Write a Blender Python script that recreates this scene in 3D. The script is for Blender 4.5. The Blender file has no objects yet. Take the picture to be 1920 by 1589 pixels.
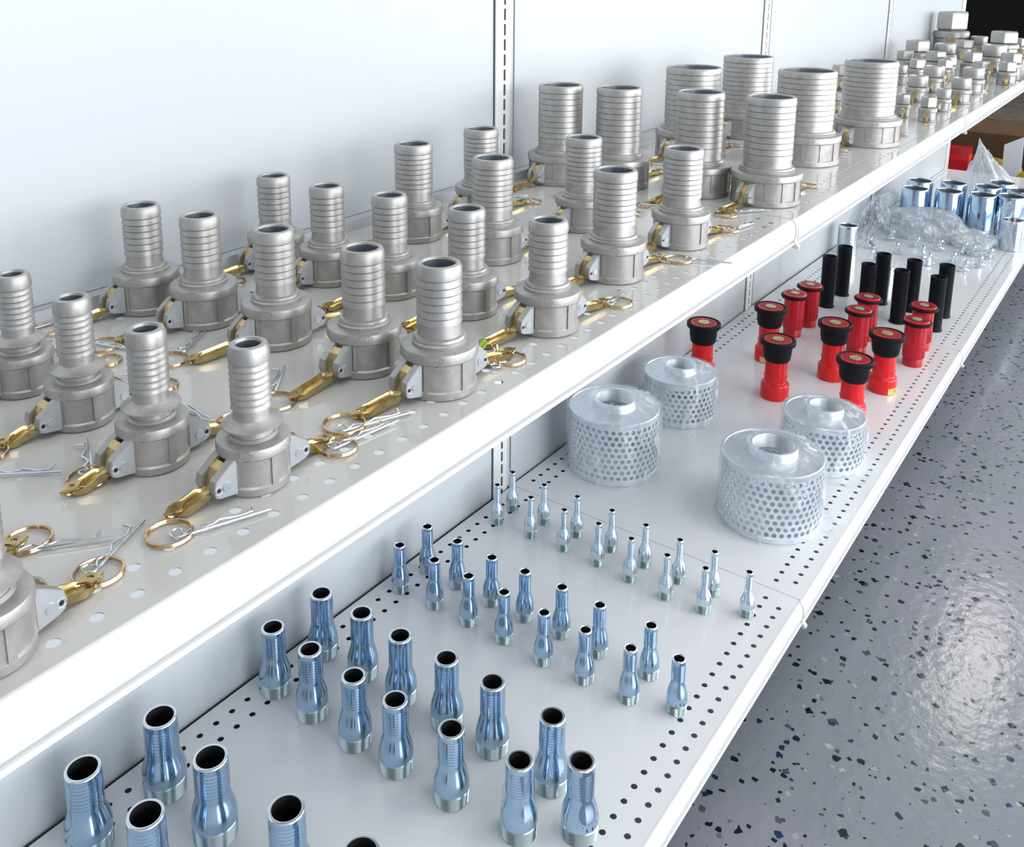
import bpy, bmesh, math, random
from mathutils import Vector, Matrix, noise
random.seed(7)
S = 0.0254                      # everything below is measured in inches
sc = bpy.context.scene
COL = sc.collection
PI = math.pi
ZU = 23.87                      # height of the upper shelf above the lower one
ZF = -7.0                       # showroom floor

# ------------------------------------------------------------------ camera
cam = bpy.data.cameras.new('camera'); co = bpy.data.objects.new('camera', cam); COL.objects.link(co)
R_ = Matrix(((0.59728865, 0.17116639, -0.78354856), (-0.80201683, 0.13223236, -0.58248057), (0.00390938, 0.97632816, 0.21625921)))
co.matrix_world = Matrix.Translation(Vector((-50.5495, -36.4292, 37.872))*S) @ R_.to_4x4()
cam.sensor_fit = 'HORIZONTAL'; cam.sensor_width = 36.0
cam.lens = 1748.95/1920*36
cam.shift_x = (960-919.67)/1920
cam.shift_y = (327.31-794.5)/1920
cam.clip_start = 0.01; cam.clip_end = 100
sc.camera = co
sc.view_settings.view_transform = 'Standard'; sc.view_settings.look = 'None'
sc.view_settings.exposure = 0.06; sc.view_settings.gamma = 1.0
sc.view_settings.use_curve_mapping = False

# ------------------------------------------------------------------ light
W = bpy.data.worlds.new('world'); sc.world = W; W.use_nodes = True
nt = W.node_tree; nt.nodes.clear()
wo = nt.nodes.new('ShaderNodeOutputWorld'); bg = nt.nodes.new('ShaderNodeBackground')
tc = nt.nodes.new('ShaderNodeTexCoord'); sep = nt.nodes.new('ShaderNodeSeparateXYZ'); cr = nt.nodes.new('ShaderNodeValToRGB')
nt.links.new(tc.outputs['Generated'], sep.inputs[0]); nt.links.new(sep.outputs['Z'], cr.inputs[0])
cr.color_ramp.elements[0].position = 0.0; cr.color_ramp.elements[0].color = (0.80, 0.88, 1.0, 1)
cr.color_ramp.elements[1].position = 0.75; cr.color_ramp.elements[1].color = (0.86, 0.90, 0.95, 1)
dt = nt.nodes.new('ShaderNodeVectorMath'); dt.operation = 'DOT_PRODUCT'; dt.inputs[1].default_value = (0.62, -0.78, 0)   # brighter towards the shop windows
nt.links.new(tc.outputs['Generated'], dt.inputs[0])
mr = nt.nodes.new('ShaderNodeMapRange'); mr.inputs[1].default_value = -0.7; mr.inputs[2].default_value = 0.9; mr.inputs[3].default_value = 0.42; mr.inputs[4].default_value = 0.95
nt.links.new(dt.outputs['Value'], mr.inputs[0]); nt.links.new(mr.outputs[0], bg.inputs[1])
nt.links.new(cr.outputs[0], bg.inputs[0])
nt.links.new(bg.outputs[0], wo.inputs[0])

def area(name, loc, target, sx, sy, power, col):
    l = bpy.data.lights.new(name, 'AREA'); l.shape = 'RECTANGLE'; l.size = sx*S; l.size_y = sy*S
    l.energy = power; l.color = col
    o = bpy.data.objects.new(name, l); COL.objects.link(o)
    o.location = Vector(loc)*S
    o.rotation_euler = (Vector(target)-Vector(loc)).to_track_quat('-Z', 'Y').to_euler()
    return o
area('storefront_daylight', (230, -180, 58), (0, -5, 16), 150, 96, 165, (1.0, 0.98, 0.95))
area('side_window_daylight', (10, -250, 56), (0, 0, 6), 260, 100, 320, (0.95, 0.98, 1.0))
area('ceiling_panel_light', (172, -15.5, 110), (172, -15.5, 0), 48, 9, 9, (1.0, 0.93, 0.82))
area('ceiling_panel_light', (20, -60, 112), (20, -60, 0), 24, 48, 14, (1.0, 0.96, 0.9))
area('ceiling_panel_light', (-60, -40, 112), (-60, -40, 0), 24, 48, 10, (1.0, 0.96, 0.9))

# ------------------------------------------------------------------ materials
def mat(name, col, rough=0.5, metal=0.0, noise_s=0, noise_a=0.0, bump=0.0, bump_s=200, coat=0.0, spec=0.5):
    m = bpy.data.materials.new(name); m.use_nodes = True
    n = m.node_tree; b = n.nodes['Principled BSDF']
    b.inputs['Base Color'].default_value = (*col, 1); b.inputs['Roughness'].default_value = rough
    b.inputs['Metallic'].default_value = metal; b.inputs['Specular IOR Level'].default_value = spec
    b.inputs['Coat Weight'].default_value = coat; b.inputs['Coat Roughness'].default_value = 0.06
    t = n.nodes.new('ShaderNodeTexCoord')
    if noise_s:
        x = n.nodes.new('ShaderNodeTexNoise'); x.inputs['Scale'].default_value = noise_s; x.inputs['Detail'].default_value = 5
        n.links.new(t.outputs['Object'], x.inputs['Vector'])
        r = n.nodes.new('ShaderNodeValToRGB'); r.color_ramp.elements[0].position = 0.3; r.color_ramp.elements[1].position = 0.7
        a = noise_a
        r.color_ramp.elements[0].color = (col[0]*(1-a), col[1]*(1-a), col[2]*(1-a), 1)
        r.color_ramp.elements[1].color = (min(1, col[0]*(1+a)), min(1, col[1]*(1+a)), min(1, col[2]*(1+a)), 1)
        n.links.new(x.outputs['Fac'], r.inputs[0]); n.links.new(r.outputs[0], b.inputs['Base Color'])
    if bump:
        y = n.nodes.new('ShaderNodeTexNoise'); y.inputs['Scale'].default_value = bump_s; y.inputs['Detail'].default_value = 3
        n.links.new(t.outputs['Object'], y.inputs['Vector'])
        bp = n.nodes.new('ShaderNodeBump'); bp.inputs['Strength'].default_value = bump; bp.inputs['Distance'].default_value = 0.0004
        n.links.new(y.outputs['Fac'], bp.inputs['Height']); n.links.new(bp.outputs[0], b.inputs['Normal'])
    return m
M = {}
M['shelf'] = mat('shelf_enamel_dimmed', (0.52, 0.52, 0.50), 0.11, 0, bump=0.05, bump_s=60, spec=0.55)  # upper deck: same white enamel, colour darkened for its duller light
M['shelf_low'] = mat('shelf_enamel_lit', (0.80, 0.81, 0.83), 0.14, 0, bump=0.05, bump_s=60, spec=0.5)  # same enamel again, colour lifted for the brighter light on the lower deck
M['rail'] = mat('rail_enamel', (0.76, 0.76, 0.76), 0.28)
M['panel'] = mat('panel_enamel', (0.545, 0.575, 0.605), 0.38, bump=0.05, bump_s=150)
M['dark'] = mat('gap_dark', (0.02, 0.022, 0.025), 0.7)
M['alu'] = mat('cast_aluminium', (0.43, 0.42, 0.405), 0.43, 0.68, noise_s=90, noise_a=0.12, bump=0.35, bump_s=900)
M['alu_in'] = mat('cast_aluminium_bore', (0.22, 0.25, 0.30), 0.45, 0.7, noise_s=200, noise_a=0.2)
M['alu_cut'] = mat('machined_aluminium', (0.50, 0.52, 0.55), 0.38, 0.6)
M['pivot'] = mat('steel_rivet', (0.70, 0.76, 0.80), 0.25, 0.9)
M['gold'] = mat('yellow_zinc', (0.54, 0.42, 0.20), 0.22, 1.0, noise_s=120, noise_a=0.25)
M['ring'] = mat('iridescent_zinc_ring', (0.66, 0.46, 0.27), 0.2, 1.0, noise_s=60, noise_a=0.25)
M['pin'] = mat('bright_zinc_wire', (0.72, 0.77, 0.82), 0.16, 1.0)
M['zinc'] = mat('blue_zinc', (0.42, 0.57, 0.73), 0.12, 1.0, noise_s=25, noise_a=0.08)
M['zinc_t'] = mat('blue_zinc_thread', (0.46, 0.55, 0.56), 0.22, 1.0)
M['zinc_l'] = mat('pale_zinc', (0.66, 0.75, 0.82), 0.18, 1.0)
M['lip'] = mat('bright_cut_lip', (0.85, 0.9, 0.93), 0.15, 1.0)
M['bore'] = mat('bore_shade', (0.006, 0.006, 0.008), 0.6)  # near-black colour standing in for the shade inside pipes and holes
M['strain'] = mat('strainer_zinc', (0.80, 0.85, 0.89), 0.3, 0.65, noise_s=20, noise_a=0.06)
M['red'] = mat('red_plastic', (0.72, 0.008, 0.012), 0.3)
M['red2'] = mat('deep_red_plastic', (0.50, 0.008, 0.02), 0.25)
M['redface'] = mat('red_spray_face', (0.75, 0.02, 0.025), 0.35)
M['black'] = mat('black_rubber', (0.005, 0.006, 0.009), 0.55, spec=0.2)
M['tube'] = mat('black_plastic_tube', (0.003, 0.005, 0.009), 0.55, spec=0.18)
M['brass'] = mat('brass_insert', (0.62, 0.52, 0.28), 0.35, 0.6, noise_s=90, noise_a=0.1)
M['goldlabel'] = mat('brass_swivel', (0.85, 0.62, 0.22), 0.25, 0.85)
M['green'] = mat('green_tag', (0.22, 0.36, 0.02), 0.5)
M['ink'] = mat('tag_ink', (0.03, 0.06, 0.02), 0.6)
M['chrome'] = mat('chrome', (0.75, 0.79, 0.82), 0.08, 1.0)
M['card'] = mat('cardboard', (0.10, 0.055, 0.022), 0.85, noise_s=8, noise_a=0.2)
M['yellow'] = mat('yellow_fabric', (0.30, 0.22, 0.01), 0.7, noise_s=60, noise_a=0.3)
M['paper'] = mat('white_card', (0.80, 0.80, 0.86), 0.6)
M['matbrown'] = mat('brown_mat', (0.12, 0.105, 0.075), 0.95, noise_s=14, noise_a=0.35)
M['blackwall'] = mat('black_wall', (0.003, 0.003, 0.003), 0.9)

def film(name, base, gain, sc_):
    m = bpy.data.materials.new(name); m.use_nodes = True; n = m.node_tree; n.nodes.clear()
    o = n.nodes.new('ShaderNodeOutputMaterial'); t = n.nodes.new('ShaderNodeBsdfTransparent')
    g = n.nodes.new('ShaderNodeBsdfPrincipled'); g.inputs['Base Color'].default_value = (0.80, 0.84, 0.88, 1)
    g.inputs['Roughness'].default_value = 0.14
    t.inputs['Color'].default_value = (0.97, 0.98, 0.99, 1)
    mx = n.nodes.new('ShaderNodeMixShader'); lw = n.nodes.new('ShaderNodeLayerWeight'); lw.inputs[0].default_value = 0.35
    tcn = n.nodes.new('ShaderNodeTexCoord'); nz = n.nodes.new('ShaderNodeTexNoise')
    nz.inputs['Scale'].default_value = sc_; nz.inputs['Detail'].default_value = 4; nz.inputs['Distortion'].default_value = 1.5
    mp = n.nodes.new('ShaderNodeMapping'); mp.inputs['Scale'].default_value = (1, 1, 0.45)
    n.links.new(tcn.outputs['Object'], mp.inputs[0]); n.links.new(mp.outputs[0], nz.inputs['Vector'])
    rp = n.nodes.new('ShaderNodeMapRange'); rp.inputs[1].default_value = 0.55; rp.inputs[2].default_value = 0.68
    rp.inputs[3].default_value = base; rp.inputs[4].default_value = base+0.55
    n.links.new(nz.outputs['Fac'], rp.inputs[0])
    ml = n.nodes.new('ShaderNodeMath'); ml.operation = 'MULTIPLY_ADD'; ml.inputs[1].default_value = gain; ml.use_clamp = True
    n.links.new(lw.outputs['Facing'], ml.inputs[0]); n.links.new(rp.outputs[0], ml.inputs[2])
    bp = n.nodes.new('ShaderNodeBump'); bp.inputs['Strength'].default_value = 0.8; bp.inputs['Distance'].default_value = 0.004
    n.links.new(nz.outputs['Fac'], bp.inputs['Height']); n.links.new(bp.outputs[0], g.inputs['Normal'])
    n.links.new(ml.outputs[0], mx.inputs[0]); n.links.new(t.outputs[0], mx.inputs[1]); n.links.new(g.outputs[0], mx.inputs[2])
    n.links.new(mx.outputs[0], o.inputs['Surface'])
    return m
M['film'] = film('clear_film', 0.04, 0.30, 30)
M['film3'] = film('packet_film', 0.0, 0.16, 60)
M['film2'] = film('milky_film', 0.42, 0.5, 40)

def floor_mat():
    m = bpy.data.materials.new('flake_epoxy'); m.use_nodes = True; n = m.node_tree; b = n.nodes['Principled BSDF']
    tcn = n.nodes.new('ShaderNodeTexCoord')
    def nd(t, **k):
        x = n.nodes.new(t)
        for a, v in k.items(): setattr(x, a, v)
        return x
    base = nd('ShaderNodeTexNoise'); base.inputs['Scale'].default_value = 3.0
    n.links.new(tcn.outputs['Object'], base.inputs['Vector'])
    r0 = nd('ShaderNodeValToRGB'); r0.color_ramp.elements[0].color = (0.235, 0.262, 0.295, 1); r0.color_ramp.elements[1].color = (0.275, 0.282, 0.335, 1)
    r0.color_ramp.elements[0].position = 0.4; r0.color_ramp.elements[1].position = 0.6
    n.links.new(base.outputs['Fac'], r0.inputs[0])
    cur = r0.outputs[0]
    wn = nd('ShaderNodeTexNoise'); wn.inputs['Scale'].default_value = 70
    n.links.new(tcn.outputs['Object'], wn.inputs['Vector'])
    wmix = nd('ShaderNodeMix', data_type='VECTOR'); wmix.inputs[0].default_value = 0.010
    n.links.new(tcn.outputs['Object'], wmix.inputs[4]); n.links.new(wn.outputs['Color'], wmix.inputs[5])
    for k, (scale, thr, cols, off) in enumerate([(38, 0.20, [(0.006, 0.007, 0.012), (0.01, 0.01, 0.02), (0.01, 0.03, 0.13), (0.06, 0.07, 0.09)], 0.0),
                                                 (66, 0.20, [(0.01, 0.012, 0.02), (0.08, 0.09, 0.11), (0.01, 0.012, 0.02), (0.012, 0.03, 0.08)], 3.1),
                                                 (34, 0.15, [(0.36, 0.37, 0.38), (0.42, 0.43, 0.44), (0.34, 0.36, 0.38), (0.15, 0.16, 0.18)], 7.7)]):
        mp = nd('ShaderNodeMapping'); mp.inputs['Location'].default_value = (off, off*2, 0)
        n.links.new(wmix.outputs[1], mp.inputs[0])
        v = nd('ShaderNodeTexVoronoi', voronoi_dimensions='2D', distance='MINKOWSKI'); v.inputs['Scale'].default_value = scale
        v.inputs['Exponent'].default_value = 1.0 if k != 1 else 4.0
        n.links.new(mp.outputs[0], v.inputs['Vector'])
        sp = nd('ShaderNodeSeparateColor'); n.links.new(v.outputs['Color'], sp.inputs[0])
        th = nd('ShaderNodeMapRange'); th.inputs[1].default_value = 0.74; th.inputs[2].default_value = 1.0; th.inputs[3].default_value = 0.0; th.inputs[4].default_value = thr*1.7
        n.links.new(sp.outputs['Red'], th.inputs[0])
        lt = nd('ShaderNodeMath', operation='LESS_THAN'); n.links.new(v.outputs['Distance'], lt.inputs[0]); n.links.new(th.outputs[0], lt.inputs[1])
        cr_ = nd('ShaderNodeValToRGB'); cr_.color_ramp.interpolation = 'CONSTANT'
        cr_.color_ramp.elements[0].color = (*cols[0], 1); cr_.color_ramp.elements[1].position = 0.35; cr_.color_ramp.elements[1].color = (*cols[1], 1)
        e = cr_.color_ramp.elements.new(0.6); e.color = (*cols[2], 1); e = cr_.color_ramp.elements.new(0.8); e.color = (*cols[3], 1)
        n.links.new(sp.outputs['Green'], cr_.inputs[0])
        mx = nd('ShaderNodeMix', data_type='RGBA'); n.links.new(lt.outputs[0], mx.inputs[0]); n.links.new(cur, mx.inputs[6]); n.links.new(cr_.outputs[0], mx.inputs[7])
        cur = mx.outputs[2]
    n.links.new(cur, b.inputs['Base Color'])
    b.inputs['Roughness'].default_value = 0.16
    bn = nd('ShaderNodeTexNoise'); bn.inputs['Scale'].default_value = 55; bn.inputs['Detail'].default_value = 2
    n.links.new(tcn.outputs['Object'], bn.inputs['Vector'])
    bp = nd('ShaderNodeBump'); bp.inputs['Strength'].default_value = 0.6; bp.inputs['Distance'].default_value = 0.0011
    n.links.new(bn.outputs['Fac'], bp.inputs['Height']); n.links.new(bp.outputs[0], b.inputs['Normal'])
    return m
M['floor'] = floor_mat()

# ------------------------------------------------------------------ mesh builder (inches in, metres out)
class MB:
    def __init__(s): s.v = []; s.f = []
    def add(s, vs, fs):
        o = len(s.v); s.v += [tuple(v) for v in vs]; s.f += [tuple(i+o for i in f) for f in fs]
    def box(s, a, b):
        x0, y0, z0 = a; x1, y1, z1 = b
        s.add([(x0, y0, z0), (x1, y0, z0), (x1, y1, z0), (x0, y1, z0), (x0, y0, z1), (x1, y0, z1), (x1, y1, z1), (x0, y1, z1)],
              [(0, 3, 2, 1), (4, 5, 6, 7), (0, 1, 5, 4), (1, 2, 6, 5), (2, 3, 7, 6), (3, 0, 4, 7)])
    def lathe(s, prof, n=48, cx=0, cy=0, a0=0.0, a1=2*PI, cap=False):
        full = abs(a1-a0-2*PI) < 1e-6; m = n if full else n+1
        vs = [(cx+r*math.cos(a0+(a1-a0)*i/n), cy+r*math.sin(a0+(a1-a0)*i/n), z) for i in range(m) for r, z in prof]
        k = len(prof); fs = []
        for i in range(n):
            j = (i+1) % m
            for q in range(k-1): fs.append((i*k+q, j*k+q, j*k+q+1, i*k+q+1))
        if cap:
            fs.append(tuple(i*k for i in reversed(range(m)))); fs.append(tuple(i*k+k-1 for i in range(m)))
        s.add(vs, fs)
    def prism(s, pts, fr, to):          # polygon pts extruded: fr,to map a 2D point to 3D
        n = len(pts); s.add([fr(p) for p in pts]+[to(p) for p in pts],
              [tuple(reversed(range(n))), tuple(range(n, 2*n))]+[(i, (i+1) % n, (i+1) % n+n, i+n) for i in range(n)])
    def tube(s, path, r, n=8, closed=False):
        P = [Vector(p) for p in path]; m = len(P); rings = []
        up = Vector((0, 0, 1))
        for i in range(m):
            if closed: t = P[(i+1) % m]-P[i-1]
            else: t = P[min(i+1, m-1)]-P[max(i-1, 0)]
            t.normalize(); a = t.cross(up)
            if a.length < 1e-3: a = t.cross(Vector((1, 0, 0)))
            a.normalize(); b = a.cross(t)
            rings.append([P[i]+(a*math.cos(2*PI*k/n)+b*math.sin(2*PI*k/n))*r for k in range(n)])
        vs = [v for R in rings for v in R]; fs = []
        for i in range(m if closed else m-1):
            j = (i+1) % m
            for k in range(n): fs.append((i*n+k, i*n+(k+1) % n, j*n+(k+1) % n, j*n+k))
        if not closed: fs.append(tuple(range(n))); fs.append(tuple(reversed(range((m-1)*n, m*n))))
        s.add(vs, fs)
    def cyl(s, c, axis, r, h, n=20):    # closed cylinder from c along axis
        c = Vector(c); ax = Vector(axis).normalized(); s.tube([c, c+ax*h*0.5, c+ax*h], r, n)
    def mesh(s, name, m, ang=35, flat=False):
        me = bpy.data.meshes.new(name); me.from_pydata([(x*S, y*S, z*S) for x, y, z in s.v], [], s.f); me.update()
        bm = bmesh.new(); bm.from_mesh(me); bmesh.ops.recalc_face_normals(bm, faces=bm.faces); bm.to_mesh(me); bm.free()
        me.materials.append(M[m])
        if not flat:
            me.polygons.foreach_set('use_smooth', [True]*len(me.polygons)); me.set_sharp_from_angle(angle=math.radians(ang))
        return me
    def obj(s, name, m, parent=None, **k):
        o = bpy.data.objects.new(name, s.mesh(name, m, **k)); COL.objects.link(o)
        if parent: o.parent = parent
        return o
def tag(o, label=None, cat=None, group=None, kind=None):
    if label: o['label'] = label
    if cat: o['category'] = cat
    if group: o['group'] = group
    if kind: o['kind'] = kind
    return o
def empty(name, x=0, y=0, z=0, rz=0):
    o = bpy.data.objects.new(name, None); COL.objects.link(o); o.empty_display_size = 0.02
    o.location = (x*S, y*S, z*S); o.rotation_euler = (0, 0, rz); return o
def copy_tree(o, parent=None):
    c = o.copy(); COL.objects.link(c); c.parent = parent
    for ch in list(o.children): copy_tree(ch, c)
    return c
def ordn(i): return ['first', 'second', 'third', 'fourth', 'fifth', 'sixth', 'seventh', 'eighth', 'ninth'][i]

# ------------------------------------------------------------------ room
b = MB(); b.add([(-140, -330, ZF), (520, -330, ZF), (520, 160, ZF), (-140, 160, ZF)], [(0, 1, 2, 3)])
tag(b.obj('floor', 'floor'), kind='structure')
b = MB(); b.box((430, -40, ZF), (434, 160, 130)); tag(b.obj('wall_back', 'blackwall'), kind='structure')

# ------------------------------------------------------------------ shelving
BX = [-46.8, 1.25, 49.3, 97.3, 145.2]
def yp(x): return 0.15 if x < 49 else 0.15-1.45*(x-49)/96.0
def plate_with_holes(mb, x0, x1, ya, yb, z, rows, thick=0.03):
    """sheet from ya (rear) to yb (front, smaller y) with rows of round holes; rows = (y, x phase, half band)"""
    g = 0.02; N = 12; rr = 0.165; y_prev = ya
    for (y, ph, hb) in rows:
        yt, ybm = y+hb, y-hb
        mb.add([(x0, y_prev, z), (x1, y_prev, z), (x1, yt, z), (x0, yt, z)], [(0, 1, 2, 3)])
        y_prev = ybm
        k0 = math.ceil(x0+0.75-ph); k1 = math.floor(x1-0.75-ph); xs = [ph+k for k in range(k0, k1+1)]
        mb.add([(x0, yt, z), (xs[0]-0.5, yt, z), (xs[0]-0.5, ybm, z), (x0, ybm, z)], [(0, 1, 2, 3)])
        mb.add([(xs[-1]+0.5, yt, z), (x1, yt, z), (x1, ybm, z), (xs[-1]+0.5, ybm, z)], [(0, 1, 2, 3)])
        for x in xs:
            vs = []; 
            for i in range(N):
                a = 2*PI*i/N; c, s_ = math.cos(a), math.sin(a)
                k = min(0.5/max(abs(c), 1e-6), hb/max(abs(s_), 1e-6))
                vs.append((x+c*k, y+s_*k, z))
            # snap the nearest samples to the four corners
            for cx_, cy_ in ((0.5, hb), (-0.5, hb), (-0.5, -hb), (0.5, -hb)):
                j = min(range(N), key=lambda q: (vs[q][0]-x-cx_)**2+(vs[q][1]-y-cy_)**2); vs[j] = (x+cx_, y+cy_, z)
            inner = [(x+rr*math.cos(2*PI*i/N), y+rr*math.sin(2*PI*i/N), z) for i in range(N)]
            low = [(a_, b_, z-thick) for a_, b_, _ in inner]
            fs = []
            for i in range(N):
                j = (i+1) % N; fs.append((i, j, N+j, N+i)); fs.append((N+i, N+j, 2*N+j, 2*N+i))
            mb.add(vs+inner+low, fs)
    mb.add([(x0, y_prev, z), (x1, y_prev, z), (x1, yb, z), (x0, yb, z)], [(0, 1, 2, 3)])
def rail_profile(yf, z):
    return [(yf, z), (yf-0.10, z+0.015), (yf-0.22, z-0.06), (yf-0.33, z-0.28), (yf-0.38, z-0.6), (yf-0.38, z-0.95), (yf-0.30, z-1.16),
            (yf-0.16, z-1.18), (yf-0.16, z-1.25), (yf-0.36, z-1.27), (yf-0.38, z-1.40), (yf-0.30, z-1.43), (yf, z-1.43), (yf, z-1.3)]
def shelf(bay, z, yr0, yr1, yf, rows, label, lip):
    x0, x1 = BX[bay]+0.03, BX[bay+1]-0.03
    e = empty('display_shelf', (x0+x1)/2, (yr0+yf)/2, z)
    tag(e, label, 'shelf', 'white perforated display shelves')
    ox, oy, oz = (x0+x1)/2, (yr0+yf)/2, z
    m = MB(); plate_with_holes(m, x0, x1, yr0, yf, z, rows)
    if yr1 != yr0:                     # slightly tapering rear edge
        m.v = [(x, y if y < yr0-1e-6 else yr0+(yr1-yr0)*(x-x0)/(x1-x0), zz) for x, y, zz in m.v]
    # turned-down edges
    m.box((x0, yf, z-0.9), (x0+0.04, yr0-0.2, z-0.002)); m.box((x1-0.04, yf, z-0.9), (x1, yr0-0.2, z-0.002))
    m.v = [(x-ox, y-oy, zz-oz) for x, y, zz in m.v]
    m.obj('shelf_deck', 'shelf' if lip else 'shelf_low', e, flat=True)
    if lip:
        m = MB(); m.prism([(yr0, z), (yr0+0.05, z), (yr0+0.05, z+lip), (yr0, z+lip)], lambda p: (x0, p[0], p[1]), lambda p: (x1, p[0]+yr1-yr0, p[1]))  # added strip in panel colour, hides the gap behind the upper deck
        m.v = [(x-ox, y-oy, zz-oz) for x, y, zz in m.v]; m.obj('panel_infill_strip', 'panel', e, flat=True)
    m = MB(); pr = rail_profile(yf, z)
    m.prism([(y, zz) for y, zz in pr], lambda p: (x0-ox, p[0]-oy, p[1]-oz), lambda p: (x1-ox, p[0]-oy, p[1]-oz))
    m.obj('price_rail', 'rail', e, ang=50)
    # rounded end cap clip that covers the joint
    m = MB(); cap = [(y-0.07, zz+0.03) for y, zz in pr[:7]]+[(yf-0.42, z-1.3), (yf-0.62, z-1.5), (yf-0.60, z-1.66), (yf-0.35, z-1.62), (yf, z-1.5)]
    m.prism(cap, lambda p: (x1-0.26-ox, p[0]-oy, p[1]-oz), lambda p: (x1+0.05-ox, p[0]-oy, p[1]-oz))
    m.obj('rail_end_cap', 'rail', e, ang=50)
    # front stiffener under the deck
    m = MB(); m.box((x0+0.1, yf+0.02, z-1.4), (x1-0.1, yf+0.10, z-0.08))
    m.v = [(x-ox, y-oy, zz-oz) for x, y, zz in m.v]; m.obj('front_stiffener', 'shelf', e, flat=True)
    return e
near = ['nearest to the camera', 'second along from the camera', 'third along from the camera', 'at the far end of the run']
for i in range(4):
    d = 0 if i == 0 else 0
    ylo = [(-0.10, -0.10), (-0.05, -0.02), (-0.15, -0.75), (-0.75, -1.40)][i]
    ph = BX[i]-math.floor(BX[i])+0.0
    rows = [(ylo[0]-0.92 if i < 2 else -1.9, ph+0.5, 0.42), (-2.03-(0.0 if i < 2 else 0.9), ph, 0.42), (-19.97 if i == 0 else -19.9, ph, 0.42), (-20.97, ph+0.5, 0.42)]
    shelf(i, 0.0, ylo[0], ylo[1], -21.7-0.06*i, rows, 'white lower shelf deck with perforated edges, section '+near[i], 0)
    rowsu = [(-2.2, ph+0.5, 0.35), (-3.0, ph, 0.35), (-17.87, ph, 0.42), (-18.8, ph+0.5, 0.42)]
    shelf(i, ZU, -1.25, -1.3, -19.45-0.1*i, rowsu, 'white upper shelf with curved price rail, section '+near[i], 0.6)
# kick plates and back panels, one per bay
for i in range(4):
    x0, x1 = BX[i], BX[i+1]
    m = MB(); m.box((x0+0.05, -19.0, ZF), (x1-0.05, -18.9, -0.3))  # unseen plate, coloured dark to put shade below the deck holes
    tag(m.obj('kick_plate', 'dark', flat=True), 'recessed kick plate, coloured dark for shade under the lower shelf, section '+near[i], 'kick plate', 'kick plates coloured dark for shade under the shelf')
    m = MB()
    for (za, zb) in ((ZF, ZU+0.3), (ZU+0.34, 62)):
        m.add([(x0+0.1, yp(x0), za), (x1-0.1, yp(x1), za), (x1-0.1, yp(x1), zb), (x0+0.1, yp(x0), zb),
               (x0+0.1, yp(x0)+0.3, za), (x1-0.1, yp(x1)+0.3, za), (x1-0.1, yp(x1)+0.3, zb), (x0+0.1, yp(x0)+0.3, zb)],
              [(0, 1, 2, 3), (4, 7, 6, 5), (0, 4, 5, 1), (3, 2, 6, 7), (0, 3, 7, 4), (1, 5, 6, 2)])
    tag(m.obj('back_panel', 'panel', flat=True), 'plain white back panel behind the shelves, section '+near[i], 'panel', 'white back panels of the shelving run')
# slotted uprights
upl = ['slotted white upright post closest to the camera', 'slotted white upright post second from the camera', 'slotted white upright post third from the camera']
for k, xu in enumerate((0.0, 48.0, 96.0)):
    yb = yp(xu)-0.15
    e = empty('slotted_upright', xu, yb, ZF); tag(e, upl[k], 'upright', 'slotted uprights of the shelving run')
    m = MB(); xa, xb = -1.0, 0.62; ha = 0.115; z_off = -ZF
    zs = [34.89-i-0.065*0 for i in range(-27, 42)]
    zt = 62.0
    m.add([(xa, 0, 0), (-ha, 0, 0), (-ha, 0, zt+z_off), (xa, 0, zt+z_off)], [(0, 1, 2, 3)])
    m.add([(ha, 0, 0), (xb, 0, 0), (xb, 0, zt+z_off), (ha, 0, zt+z_off)], [(0, 1, 2, 3)])
    for z in zs:
        m.add([(-ha, 0, z+0.37+z_off), (ha, 0, z+0.37+z_off), (ha, 0, z+0.63+z_off), (-ha, 0, z+0.63+z_off)], [(0, 1, 2, 3)])
        m.add([(ha, 0, z-0.37+z_off), (ha, 0.08, z-0.37+z_off), (ha, 0.08, z+0.37+z_off), (ha, 0, z+0.37+z_off)], [(0, 1, 2, 3)])
    m.add([(xa, 0, 0), (xa, 0.14, 0), (xa, 0.14, zt+z_off), (xa, 0, zt+z_off)], [(0, 1, 2, 3)])
    m.add([(xb, 0, 0), (xb, 0.14, 0), (xb, 0.14, zt+z_off), (xb, 0, zt+z_off)], [(0, 1, 2, 3)])
    m.obj('slotted_face', 'rail', e, flat=True)
    m = MB(); m.box((-0.5, 0.10, 0), (0.5, 0.14, zt+z_off)); m.obj('channel_interior', 'dark', e, flat=True)
    m = MB(); m.box((xa-0.08, 0.10, 0), (xa, 0.14, zt+z_off)); m.box((xb, 0.10, 0), (xb+0.08, 0.14, zt+z_off)); m.obj('edge_seam', 'dark', e, flat=True)
m = MB(); m.box((144.6, -1.5, ZF), (147.4, -0.9, 62)); tag(m.obj('end_upright', 'rail', flat=True), 'plain white end post closing the shelving run', 'upright')
# dark joint strip between lower deck and panel
m = MB(); m.box((-46.8, -0.08, -0.5), (49, 0.14, -0.35)); m.box((-46.8, 0.0, -0.14), (46.5, 0.05, -0.05))
tag(m.obj('rear_gap_channel', 'dark', flat=True), 'narrow dark channel between lower shelf and back panel', 'gap')

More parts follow.
